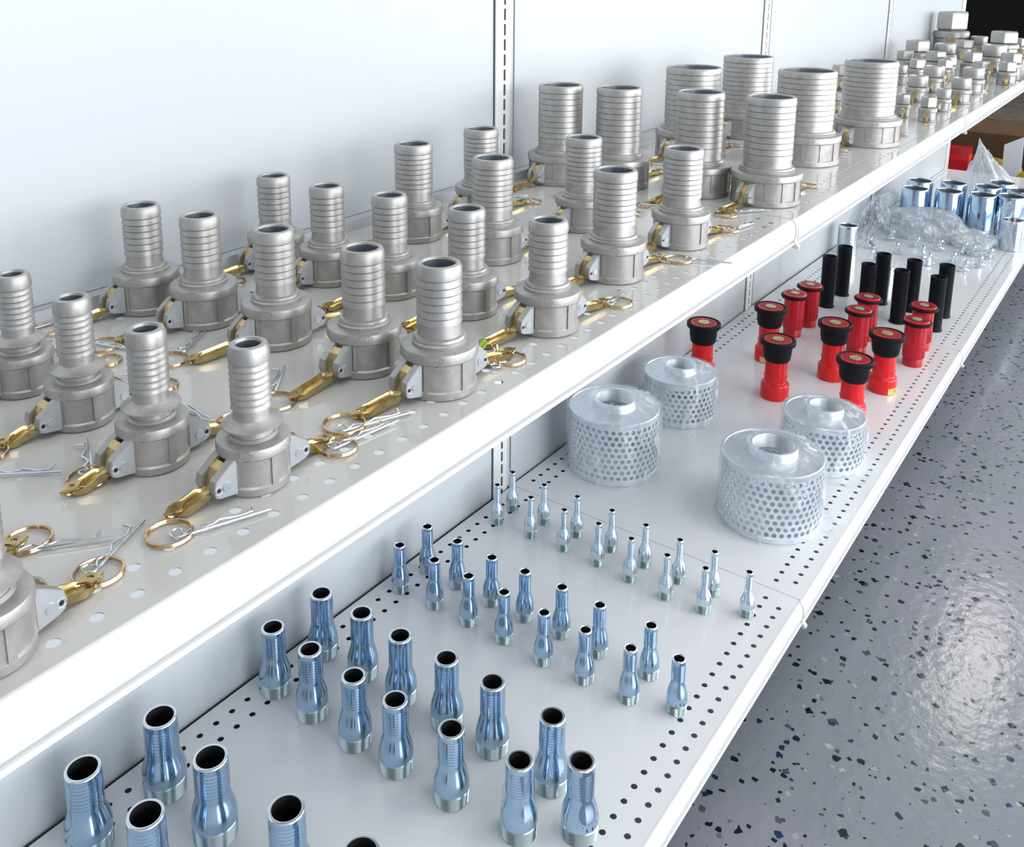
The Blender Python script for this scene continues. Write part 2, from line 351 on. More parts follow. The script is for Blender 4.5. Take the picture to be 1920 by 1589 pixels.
# ------------------------------------------------------------------ camlock hose couplings
def cam_dims(kind):
    #        R    rim  ftop fband rt   H    nb  neck ear  lev  disc
    return {'1': (0.97, 0.27, 1.42, 0.36, 0.535, 4.10, 7, 0.66, 0.62, 2.62, 0.83),
            '1.5': (1.28, 0.30, 1.66, 0.42, 0.755, 4.45, 6, 0.88, 0.66, 3.60, 0),
            '2': (1.46, 0.32, 1.80, 0.44, 0.98, 5.08, 8, 1.10, 0.66, 3.70, 0),
            '3': (2.10, 0.36, 1.95, 0.45, 1.46, 6.50, 9, 1.62, 0.62, 4.90, 0),
            '4': (2.66, 0.42, 2.15, 0.50, 2.06, 6.80, 9, 2.24, 0.62, 5.30, 0)}[kind]
def emblem(mb, R, z, ang, s=0.16):
    """raised W inside a winged shield, wrapped on the collar"""
    def at(u, v, d): a = ang+u/R; return ((R+d)*math.cos(a), (R+d)*math.sin(a), z+v)
    def stroke(p, q, w=0.018):
        du, dv = q[0]-p[0], q[1]-p[1]; L = math.hypot(du, dv); nu, nv = -dv/L*w, du/L*w
        pts = [(p[0]+nu, p[1]+nv), (q[0]+nu, q[1]+nv), (q[0]-nu, q[1]-nv), (p[0]-nu, p[1]-nv)]
        mb.prism(pts, lambda t: at(t[0], t[1], -0.01), lambda t: at(t[0], t[1], 0.022))
    w = [(-0.9, 0.45), (-0.45, -0.5), (0, 0.3), (0.45, -0.5), (0.9, 0.45)]
    for i in range(4): stroke((w[i][0]*s, w[i][1]*s), (w[i+1][0]*s, w[i+1][1]*s))
    o = [(-1.5, 0.35), (-0.8, 0.95), (0.8, 0.95), (1.5, 0.35), (0.7, -0.85), (0, -1.05), (-0.7, -0.85)]
    for i in range(7): stroke((o[i][0]*s, o[i][1]*s), (o[(i+1) % 7][0]*s, o[(i+1) % 7][1]*s), 0.012)
def ears(mb, e, R, k):
    """cast lever lugs in the body mesh, each with its machined face, rivet and pin hole"""
    pf = [(R-0.12, 0.98*k+0.35), (R+0.12, 0.98*k+0.22), (R+0.56, 0.62*k+0.20), (R+0.62, 0.55*k), (R+0.56, 0.34*k), (R+0.42, 0.26*k), (R+0.05, 0.10*k+0.08), (R-0.12, 0.16*k)]
    for sx in (-1, 1):
        for sy in (-1, 1):
            ya, yb_ = 0.19*sy, 0.44*sy
            mb.prism(pf, lambda p: (sx*p[0], ya, p[1]), lambda p: (sx*p[0], yb_, p[1]))
            cut = MB(); ins = [((x-R-0.22)*0.93+R+0.22, (z-0.62*k)*0.93+0.62*k) for x, z in pf]
            cut.prism(ins, lambda p: (sx*p[0], yb_, p[1]), lambda p: (sx*p[0], yb_+0.012*sy, p[1]))
            cut.tube([(sx*(R+0.47)+0.115*math.cos(t*PI/8), yb_+0.012*sy, 0.56*k+0.115*math.sin(t*PI/8)) for t in range(16)], 0.012, 6, True)
            f = cut.obj('machined_lug_face', 'alu_cut', e)
            m = MB(); m.cyl((sx*(R+0.22), yb_, 0.58*k), (0, sy, 0), 0.125, 0.045, 18); m.obj('pivot_rivet', 'pivot', f)
            m = MB(); m.cyl((sx*(R+0.47), yb_-0.01*sy, 0.56*k), (0, sy, 0), 0.062, 0.028, 14); m.obj('pin_hole', 'bore', f)
def windows(mb, R, rim, top, angs, d=0.06):
    """proud vertical ribs that leave recessed windows between them"""
    for a, hw in angs:
        n = 5; vs = []; fs = []
        for i in range(n+1):
            t = a-hw+2*hw*i/n
            for r, z in ((R-d-0.02, rim), (R, rim), (R, top), (R-d-0.02, top)): vs.append((r*math.cos(t), r*math.sin(t), z))
        for i in range(n):
            for q in range(4): fs.append((i*4+q, (i+1)*4+q, (i+1)*4+(q+1) % 4, i*4+(q+1) % 4))
        fs.append((0, 1, 2, 3)); fs.append((n*4+3, n*4+2, n*4+1, n*4))
        mb.add(vs, fs)
def lever_mesh(R, k, L):
    """yellow zinc trough-shaped cam arm in its open position, pointing to +x and lying on the shelf"""
    path = [(R-0.02, 0.80*k+0.22, 0.30, 0.0), (R+0.12, 0.86*k+0.26, 0.32, 0.0), (R+0.28, 0.80*k+0.20, 0.33, 0.0), (R+0.38, 0.66*k+0.08, 0.33, 0.0),
            (R+0.42, 0.46*k+0.02, 0.33, 0.01), (R+0.46, 0.34, 0.34, 0.03), (R+0.56, 0.24, 0.38, 0.10), (R+0.72, 0.19, 0.46, 0.17), (L-0.50, 0.06, 0.46, 0.17), (L-0.34, 0.055, 0.44, 0.13), (L-0.12, 0.08, 0.24, 0.06)]
    mb = MB(); n = len(path); th = 0.055; rings = []
    for i in range(n):
        x, z, w, d = path[i]
        a, c = path[max(i-1, 0)], path[min(i+1, n-1)]
        t = Vector((c[0]-a[0], 0, c[1]-a[1])).normalized(); nr = Vector((-t.z, 0, t.x))
        if nr.z < 0: nr = nr if i < 6 else -nr
        if i < 6: nr = Vector((t.z*-1, 0, t.x));
        prof = [(-w/2, d), (-w/2+0.05, 0.02), (0, 0), (w/2-0.05, 0.02), (w/2, d)]
        top = [Vector((x, y, z))+nr*(v+th) for y, v in prof]; bot = [Vector((x, y*1.02, z))+nr*(v-0.0) for y, v in prof]
        # give the side flanges thickness
        bot[0] = Vector((x, -w/2-0.045, z))+nr*(d+th); bot[4] = Vector((x, w/2+0.045, z))+nr*(d+th)
        bot[1] = Vector((x, -w/2-0.02, z))+nr*0.0; bot[3] = Vector((x, w/2+0.02, z))+nr*0.0
        rings.append(top+bot[::-1])
    vs = [v for r in rings for v in r]; fs = []
    for i in range(n-1):
        for q in range(10): fs.append((i*10+q, i*10+(q+1) % 10, (i+1)*10+(q+1) % 10, (i+1)*10+q))
    fs.append(tuple(range(10))); fs.append(tuple(range((n-1)*10+9, (n-1)*10-1, -1)))
    mb.add(vs, fs)
    # leaf shaped eye with a hole, folded over the end
    N = 16; out = []; inn = []
    for i in range(N):
        a = 2*PI*i/N; rr = 0.26 if i in (0, 8) else (0.17+0.05*abs(math.cos(a)))
        if i in (0, 8): rr = 0.36
        out.append((rr*math.cos(a), rr*math.sin(a)*1.05)); inn.append((0.075*math.cos(a), 0.075*math.sin(a)))
    T = Matrix.Translation((L-0.16, 0, 0.27)) @ Matrix.Rotation(math.radians(8), 4, 'Y')
    vs = [T @ Vector((x, y, z)) for z in (0, 0.05) for (x, y) in out+inn]; fs = []
    for i in range(N):
        j = (i+1) % N
        fs += [(i, j, N+j, N+i), (2*N+i, 3*N+i, 3*N+j, 2*N+j), (i, 2*N+i, 2*N+j, j), (N+i, N+j, 3*N+j, 3*N+i)]
    mb.add(vs, fs)
    mb.tube([(L-0.14, 0, 0.08), (L+0.0, 0, 0.10), (L+0.10, 0, 0.16), (L+0.12, 0, 0.24)], 0.055, 8)
    return mb
def ring_mesh(r=0.43):
    mb = MB(); n = 44
    mb.tube([((r-0.006*math.sin(t*2*PI/n))*math.cos(4*PI*t/(2*n)*2), (r)*math.sin(4*PI*t/(2*n)*2), 0.045+0.075*t/(n)) for t in range(n)], 0.034, 8)
    mb.tube([(r*math.cos(2*PI*t/n), r*math.sin(2*PI*t/n), 0.04) for t in range(n)], 0.034, 8, True)
    return mb
def pin_mesh():
    mb = MB(); w = 0.036
    loop = [(0.17*math.cos(a), 0.17*math.sin(a)+0.17, 0.06+0.02*math.sin(a)) for a in [(-PI/2)-i*PI/8 for i in range(1, 15)]]
    leg = [(2.6, 0.0, 0.045), (2.05, 0.0, 0.045), (1.4, 0.0, 0.045), (0.6, 0.0, 0.045), (0.0, 0.0, 0.045)]
    back = [(0.45, 0.20, 0.05), (0.75, 0.07, 0.05), (0.95, 0.10, 0.05), (1.20, 0.22, 0.06), (1.75, 0.11, 0.05), (2.12, 0.15, 0.05), (2.20, 0.42, 0.05)]
    mb.tube(leg+loop+back, w, 8)
    return mb
RING = ring_mesh(0.64).mesh('pull_ring', 'ring'); RING_S = ring_mesh(0.56).mesh('pull_ring', 'ring'); PIN = pin_mesh().mesh('safety_pin', 'pin')
def make_coupling(kind):
    R, rim, ft, fb, rt, H, nb, nk, ee, L, disc = cam_dims(kind)
    k = ft/1.66
    e = empty('hose_coupling')
    m = MB(); d = 0.06
    m.lathe([(R*0.80, 0.02), (R-0.05, 0.0), (R, 0.05), (R, rim-0.03), (R-d, rim+0.02), (R-d, ft-fb-0.02), (R+0.02, ft-fb+0.02), (R+0.05, ft-fb+0.06),
             (R+0.05, ft-0.10), (R+0.02, ft-0.03), (R-0.08, ft), (nk+0.02, ft+0.02), (nk-0.05, ft+0.1)], 64)
    if kind in ('3', '4'):
        angs = [(s_*PI/2+t, 0.085 if abs(t) < .01 else 0.06) for s_ in (1, -1) for t in (-1.0, -0.5, 0, 0.5, 1.0)]
    else: angs = [(PI/2, 0.10), (-PI/2, 0.10)]+[(s_*PI/2+t, 0.05) for s_ in (1, -1) for t in (-1.12, 1.12)]
    windows(m, R-0.005, rim-0.02, ft-fb+0.02, angs, d)
    emblem(m, R+0.045, ft-fb/2, math.radians(222), 0.15 if kind == '1' else 0.19)
    ears(m, e, R, k)
    m.obj('coupling_body', 'alu', e, ang=28)
    # hose shank
    m = MB(); pr = []
    if disc:
        pr += [(nk+0.02, ft-0.02), (nk-0.06, ft+0.06), (nk-0.07, ft+0.22), (disc-0.06, ft+0.32), (disc, ft+0.35), (disc, ft+0.39), (disc-0.05, ft+0.41), (rt+0.10, ft+0.47), (rt-0.02, ft+0.56)]
        z0 = ft+0.85
    else:
        pr += [(nk+0.06, ft), (nk+0.07, ft+0.10), (nk, ft+0.15), (nk, ft+0.17), (nk+0.01, ft+0.20), (nk-0.02, ft+0.28), (rt, ft+0.31), (rt-0.01, ft+0.4)]
        z0 = ft+0.75
    top = H-0.46; st = (top-z0)/nb
    pr.append((rt-0.045, z0-0.02))
    for i in range(nb):
        pr += [(rt+0.025, z0+st*i), (rt+0.02, z0+st*i+0.05), (rt-0.015, z0+st*(i+1)-0.045), (rt-0.048, z0+st*(i+1)-0.010)]
    pr += [(rt+0.035, top), (rt+0.025, H-0.16), (rt-0.03, H-0.03), (rt-0.09, H), (rt-0.17, H-0.01), (rt-0.20, H-0.08)]
    m.lathe(pr, 56)
    m.obj('hose_shank', 'alu', e, ang=25)
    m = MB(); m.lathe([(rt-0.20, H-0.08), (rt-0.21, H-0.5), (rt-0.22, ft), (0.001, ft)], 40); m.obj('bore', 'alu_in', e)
    for sx in (1, -1):
        lv = lever_mesh(R, k, L); lo = lv.obj('cam_lever', 'gold', e, ang=30)
        if sx < 0: lo.rotation_euler = (0, 0, PI)
        r = bpy.data.objects.new('pull_ring', RING if kind != '1' else RING_S); COL.objects.link(r); r.parent = lo
        r.location = ((L+0.40)*S, 0.10*S, 0.02*S)
        p = bpy.data.objects.new('safety_pin', PIN); COL.objects.link(p); p.parent = lo
        p.location = ((L+0.6)*S, -0.5*S, 0.03*S); p.rotation_euler = (0, 0, random.uniform(1.6, 2.6))
    return e
PROTO = {k: make_coupling(k) for k in ('1', '1.5', '2', '3', '4')}
USED = set()
# (kind, x, y, yaw, {side: (ring xy, pin start xy, pin end xy)}, label)
CPL = [
 ('1', -43.65, -14.9, -3, {'R': ((-40.82, -14.94), (-41.32, -15.15), (-39.49, -16.55))}, 'small hose coupling mostly out of frame at left edge, only its gold lever tip shows'),
 ('1', -43.3, -18.05, 5, {'R': ((-40.47, -17.5), (-40.48, -17.41), (-38.58, -16.5))}, 'small hose coupling cut off by the left edge near the rail'),
 ('1', -36.42, -6.24, -8, {}, 'small grey hose coupling with disc collar, farthest back in the left row'),
 ('1', -36.45, -9.92, -2, {'L': ((-39.39, -9.84), (-40.03, -11.03), (-38.8, -12.38))}, 'small grey hose coupling with disc collar, second from the panel in the left row'),
 ('1', -36.55, -13.95, -3, {'L': ((-38.30, -13.42), (-38.1, -13.23), (-37.4, -11.9))}, 'small grey hose coupling whose ring lies along its gold lever'),
 ('1', -35.5, -17.1, -4, {'L': ((-38.55, -17.50), (-38.52, -17.84), (-36.32, -18.7)), 'R': ((-32.92, -17.72), (-33.01, -17.75), (-30.67, -18.04))}, 'small grey hose coupling nearest the rail with its ring and long wire pin in front'),
 ('1.5', -29.3, -2.69, -6, {'L': ((-33.34, -2.02), (-33.52, -1.53), (-31.8, -1.6))}, 'medium hose coupling closest to the panel, in the second row from left'),
 ('1.5', -28.83, -5.95, -8, {}, 'medium hose coupling second from the panel, in the second row from left'),
 ('1.5', -28.39, -9.82, -11, {'L': ((-32.15, -8.3), (-31.3, -8.1), (-30.2, -7.4))}, 'medium hose coupling in the middle of the second row from left'),
 ('1.5', -28.09, -14.15, 3, {'L': ((-32.05, -13.95), (-31.6, -13.4), (-30.24, -12.25))}, 'medium hose coupling second from the rail with scuffed dark spots on its collar'),
 ('1.5', -27.77, -17.37, -8, {'L': ((-31.83, -16.86), (-32.14, -17.18), (-29.89, -18.05)), 'R': ((-24.65, -18.0), (-25.4, -18.2), (-24.2, -17.2))}, 'medium hose coupling nearest the rail, large ring and two wire pins before it'),
 ('1.5', -22.28, -2.67, -8, {}, 'medium hose coupling standing nearest the panel in the third row'),
 ('1.5', -22.21, -6.18, -8, {}, 'medium hose coupling second from the panel in the third row'),
 ('1.5', -21.76, -9.59, -8, {}, 'medium hose coupling in the middle of the third row'),
 ('1.5', -21.53, -13.65, -9, {}, 'medium hose coupling second from the rail in the third row'),
 ('1.5', -21.02, -17.31, -11, {'R': ((-17.1, -18.31), (-17.4, -18.29), (-15.6, -17.9))}, 'medium hose coupling nearest the rail in the third row'),
 ('2', -14.59, -4.68, -9, {}, 'two-inch-wide hose coupling at the back of the fourth row'),
 ('2', -15.0, -10.14, -9, {}, 'two-inch-wide hose coupling in the middle of the fourth row'),
 ('2', -13.82, -16.24, -13, {'R': ((-9.95, -17.75), (-9.74, -18.15), (-9.4, -19.0))}, 'two-inch-wide hose coupling at the front of the fourth row'),
 ('2', -8.72, -4.65, -12, {}, 'hose coupling beside the first slotted upright, partly hidden by another'),
 ('2', -7.48, -10.73, -12, {}, 'hose coupling in the middle of the fifth row'),
 ('2', -7.12, -16.46, -13, {'R': ((-3.4, -17.49), (-3.39, -17.86), (-2.31, -18.03))}, 'hose coupling nearest the rail in the fifth row, just before the shelf joint'),
 ('3', 1.63, -3.43, -8, {}, 'wide three-inch hose coupling directly right of the first upright'),
 ('3', 2.8, -7.18, -9, {}, 'wide three-inch hose coupling second from the panel past the first upright'),
 ('3', 4.1, -12.26, -9, {}, 'wide three-inch hose coupling second from the rail past the shelf joint'),
 ('3', 4.6, -16.6, -10, {'L': ((-0.42, -16.18), (0.5, -16.58), (2.09, -17.84))}, 'wide three-inch hose coupling nearest the rail past the shelf joint'),
 ('4', 15.05, -6.76, -12, {}, 'widest size hose coupling behind the others, left one of the back pair'),
 ('4', 26.25, -6.6, -12, {}, 'widest size hose coupling in front of the second slotted upright'),
 ('4', 18.19, -14.27, -12, {}, 'widest size hose coupling near the rail, left of the last barbed one'),
 ('4', 28.89, -15.93, -14, {}, 'widest size hose coupling, last barbed one nearest the rail'),
]
for kind, x, y, yaw, ov, lab in CPL:
    p = PROTO[kind]
    o = p if kind not in USED else copy_tree(p)
    USED.add(kind)
    o.location = (x*S, y*S, (ZU+0.005)*S); a = math.radians(yaw); o.rotation_euler = (0, 0, a)
    tag(o, lab, 'hose coupling', 'aluminium cam lock hose couplings on the upper shelf')
    first = kind
    for lv in [c for c in o.children if c.name.startswith('cam_lever')]:
        side = 'L' if abs(lv.rotation_euler[2]) > 1 else 'R'
        tot = a+lv.rotation_euler[2]
        if side in ov:
            rg, p0, p1 = ov[side]
            Ri = Matrix.Rotation(-tot, 4, 'Z')
            for c in lv.children:
                if c.name.startswith('pull_ring'):
                    v = Ri @ Vector((rg[0]-x, rg[1]-y, 0)); c.location = (v.x*S, v.y*S, 0.02*S)
                else:
                    v = Ri @ Vector((p0[0]-x, p0[1]-y, 0)); c.location = (v.x*S, v.y*S, 0.06*S)
                    dx, dy = p1[0]-p0[0], p1[1]-p0[1]
                    c.rotation_euler = (0, 0, math.atan2(dy, dx)-tot)
                    sl = max(0.8, min(1.25, math.hypot(dx, dy)/2.6)); c.scale = (sl, 1, 1)
        else:
            for c in lv.children:
                if c.name.startswith('safety_pin'):
                    c.rotation_euler = (0, 0, random.uniform(1.2, 2.6))
# green tag tucked beside the gold lever, right of the rail-side medium coupling
e = empty('green_tag', -25.35, -17.25, ZU+0.55, 0.35); tag(e, 'small curled green tag lying between two gold levers', 'tag')
m = MB(); n = 10
for q in range(n):
    a0, a1 = PI*q/n, PI*(q+1)/n
    m.add([(-0.45, 0.16*math.cos(a0), 0.15*math.sin(a0)), (0.45, 0.16*math.cos(a0), 0.15*math.sin(a0)), (0.45, 0.16*math.cos(a1), 0.15*math.sin(a1)), (-0.45, 0.16*math.cos(a1), 0.15*math.sin(a1))], [(0, 1, 2, 3)])
t_ = m.obj('tag_strip', 'green', e)
m = MB()
for q, (u, h) in enumerate([(-0.34, 0.05), (-0.24, 0.035), (-0.15, 0.035), (-0.06, 0.05), (0.04, 0.035), (0.13, 0.05), (0.24, 0.035), (0.33, 0.035)]):
    a = 2.45; c, s_ = math.cos(a), math.sin(a)
    for w in (-0.025, 0.02):
        m.tube([(u+w, 0.167*math.cos(a-h*4), 0.157*math.sin(a-h*4)), (u+w+0.01, 0.167*math.cos(a+h*3), 0.157*math.sin(a+h*3))], 0.007, 5)
m.obj('tag_print', 'ink', e)

# ------------------------------------------------------------------ threaded cam couplers at the far end
def make_coupler(top):
    """unit model: diameter 1 across the collar, height 1.32"""
    e = empty('threaded_coupler'); m = MB()
    m.lathe([(0.42, 0), (0.47, 0.01), (0.48, 0.10), (0.45, 0.13), (0.45, 0.52), (0.50, 0.56), (0.50, 0.70), (0.47, 0.74), (0.36, 0.76)], 40)
    windows(m, 0.478, 0.1, 0.55, [(PI/2, 0.10), (-PI/2, 0.10)], 0.03)
    pf = [(0.40, 0.60), (0.50, 0.55), (0.70, 0.38), (0.72, 0.28), (0.66, 0.18), (0.45, 0.1)]
    for sx in (-1, 1):
        for sy in (-1, 1): m.prism(pf, lambda p: (sx*p[0], 0.08*sy, p[1]), lambda p: (sx*p[0], 0.18*sy, p[1]))
    m.obj('coupler_body', 'alu', e, ang=28)
    m = MB()
    if top == 'hex':
        m.lathe([(0.40, 0.76), (0.43, 0.80), (0.47, 0.82), (0.47, 1.26), (0.44, 1.32), (0.36, 1.32), (0.34, 1.28)], 6)
        m.lathe([(0.36, 1.315), (0.33, 1.325), (0.33, 1.0), (0.001, 1.0)], 32)
    else:
        m.lathe([(0.36, 0.76), (0.42, 0.79), (0.43, 0.82), (0.43, 1.28), (0.41, 1.32), (0.34, 1.32), (0.33, 1.28), (0.33, 1.0), (0.001, 1.0)], 40)
    m.obj('threaded_socket', 'alu', e, ang=28)
    for sx in (1, -1):
        m = MB(); m.prism([(0.42, 0.56), (0.55, 0.62), (0.68, 0.50), (0.78, 0.25), (0.90, 0.10), (1.45, 0.06), (1.48, 0.0), (0.86, 0.02), (0.72, 0.18), (0.60, 0.44), (0.50, 0.5)], lambda p: (p[0], -0.075, p[1]), lambda p: (p[0], 0.075, p[1]))
        m.tube([(1.55+0.16*math.cos(t*PI/8), 0.16*math.sin(t*PI/8), 0.03) for t in range(16)], 0.018, 6, True)
        lo = m.obj('cam_lever', 'gold', e, ang=30)
        if sx < 0: lo.rotation_euler = (0, 0, PI)
    return e
DH = make_coupler('hex'); DR = make_coupler('round')
FAR = [(43.95, -17.49, 1.65, 2.34, 'hex', 'grey threaded coupler nearest the rail'),
    (51.93, -17.21, 1.57, 2.28, 'round', 'grey threaded coupler second from the rail behind the nearest'),
    (45.23, -14.91, 1.5, 2.23, 'hex', 'grey threaded coupler beside the last barbed coupling'),
    (57.99, -13.39, 2.33, 2.82, 'round', 'grey threaded coupler with round socket, middle of the pack'),
    (67.8, -12.93, 2.65, 3.06, 'round', 'grey threaded coupler with round socket behind the middle one'),
    (86.13, -10.98, 2.07, 2.64, 'hex', 'grey threaded coupler half hidden behind round-topped ones'),
    (68.94, -16.92, 2.61, 3.03, 'round', 'grey threaded coupler with gold lever, front right'),
    (59.19, -17.46, 2.23, 2.76, 'round', 'grey threaded coupler round-topped, just left of the front right one'),
    (82.08, -15.61, 2.1, 2.66, 'hex', 'grey threaded coupler small hex top peeking behind the front right one'),
    (89.64, -13.15, 2.79, 3.16, 'hex', 'grey threaded coupler hex top above the small peeking one'),
    (81.53, -18.58, 2.32, 2.82, 'hex', 'grey threaded coupler hex top near the rail at the far right'),
    (91.43, -17.55, 2.76, 3.14, 'hex', 'grey threaded coupler hex top behind the far right one'),
    (96.78, -14.64, 3.67, 3.79, 'round', 'grey threaded coupler broad round top, third rank from the rail'),
    (118.34, -12.63, 4.6, 4.47, 'hex', 'grey threaded coupler broad flat top against the dark background'),
    (122.62, -8.43, 2.96, 3.28, 'round', 'grey threaded coupler small round top against the dark background'),
    (116.4, -7.58, 2.5, 2.95, 'hex', 'grey threaded coupler pale hex top just below the tall one'),
    (126.18, -13.98, 2.56, 2.99, 'hex', 'grey threaded coupler cut by the right edge of the frame'),
    (97.43, -4.45, 3.79, 3.88, 'hex', 'grey threaded coupler dark broad hex top next to the panel'),
    (98.68, -7.95, 3.3, 3.53, 'round', 'grey threaded coupler round top below the tall one'),
    (87.64, -9.0, 2.81, 3.17, 'hex', 'grey threaded coupler hex top in the middle below the broad one'),
    (89.46, -4.68, 2.46, 2.92, 'hex', 'grey threaded coupler hex top at the left of the pack by the panel'),
    (78.65, -8.74, 2.26, 2.78, 'hex', 'grey threaded coupler hex top left of centre with pale right face'),
    (81.18, -11.5, 2.13, 2.69, 'hex', 'grey threaded coupler hex top right of centre with pale right face'),
    (72.97, -8.09, 1.78, 2.43, 'round', 'grey threaded coupler thin one squeezed behind the last barbed coupling'),
    (122.0, -4.19, 5.6, 7.18, 'hex', 'grey threaded coupler tallest of all, rising against the dark background'),
    (63.33, -3.76, 2.45, 2.92, 'hex', 'grey threaded coupler shadowed one left of the last barbed coupling'),
    (44.48, -9.09, 1.24, 2.04, 'hex', 'grey threaded coupler pale sliver left of the last barbed coupling')]
used = set()
for (x, y, D, H, top, lab) in FAR:
    pr = DH if top == 'hex' else DR
    o = pr if top not in used else copy_tree(pr); used.add(top)
    o.location = (x*S, y*S, (ZU+0.005)*S); o.scale = (D, D, H/1.32); o.rotation_euler = (0, 0, math.radians(random.uniform(-22, 8)+(18 if top == 'hex' else 0)))
    tag(o, lab, 'coupler', 'threaded aluminium couplers massed at the far end of the upper shelf')

# ------------------------------------------------------------------ blue zinc barbed nipples
def make_nipple(rt, rb, H, th, nb, hb, hs):
    e = empty('pipe_nipple'); wall = min(0.14, rt*0.22); q = 1.0 if rt > 0.5 else 0.7
    m = MB(); pr = [(rb-0.01, th), (rb+0.01, th+0.03), (rb, hb)]
    for i in range(1, 11):
        t = i/10; s_ = 0.75*t*t*(3-2*t)+0.25*t; pr.append((rb+(rt-0.02-rb)*s_, hb+(hs-hb)*t))
    top = H-0.30*H/3.9; st = (top-hs)/nb
    for i in range(nb): pr += [(rt-0.042*q, hs+st*i+0.012), (rt+0.012, hs+st*i+0.03), (rt-0.006*q, hs+st*(i+1)-0.012), (rt-0.042*q, hs+st*(i+1))]
    pr += [(rt, top+0.01), (rt, H-0.07)]
    m.lathe(pr, 56); m.obj('barbed_shank', 'zinc' , e, ang=30)
    m = MB(); m.lathe([(rt, H-0.07), (rt-0.02, H-0.02), (rt-0.05, H), (rt-wall, H-0.015), (rt-wall-0.01, H-0.06)], 56); m.obj('rolled_lip', 'lip', e, ang=50)
    m = MB(); n = max(7, int(th/0.095)); pr = [(rb-0.10, 0.0)]
    for i in range(n):
        z = 0.02+(th-0.04)*i/n; r0 = rb-0.07+0.05*i/n; pr += [(r0-0.035, z), (r0+0.025, z+(th-0.04)/n*0.5)]
    pr += [(rb-0.04, th-0.02), (rb-0.01, th)]
    m.lathe(pr, 56); m.obj('threaded_end', 'zinc_t', e, ang=20)
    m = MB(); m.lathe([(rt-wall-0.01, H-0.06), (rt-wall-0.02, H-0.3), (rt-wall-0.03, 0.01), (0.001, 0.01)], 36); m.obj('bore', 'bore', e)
    return e
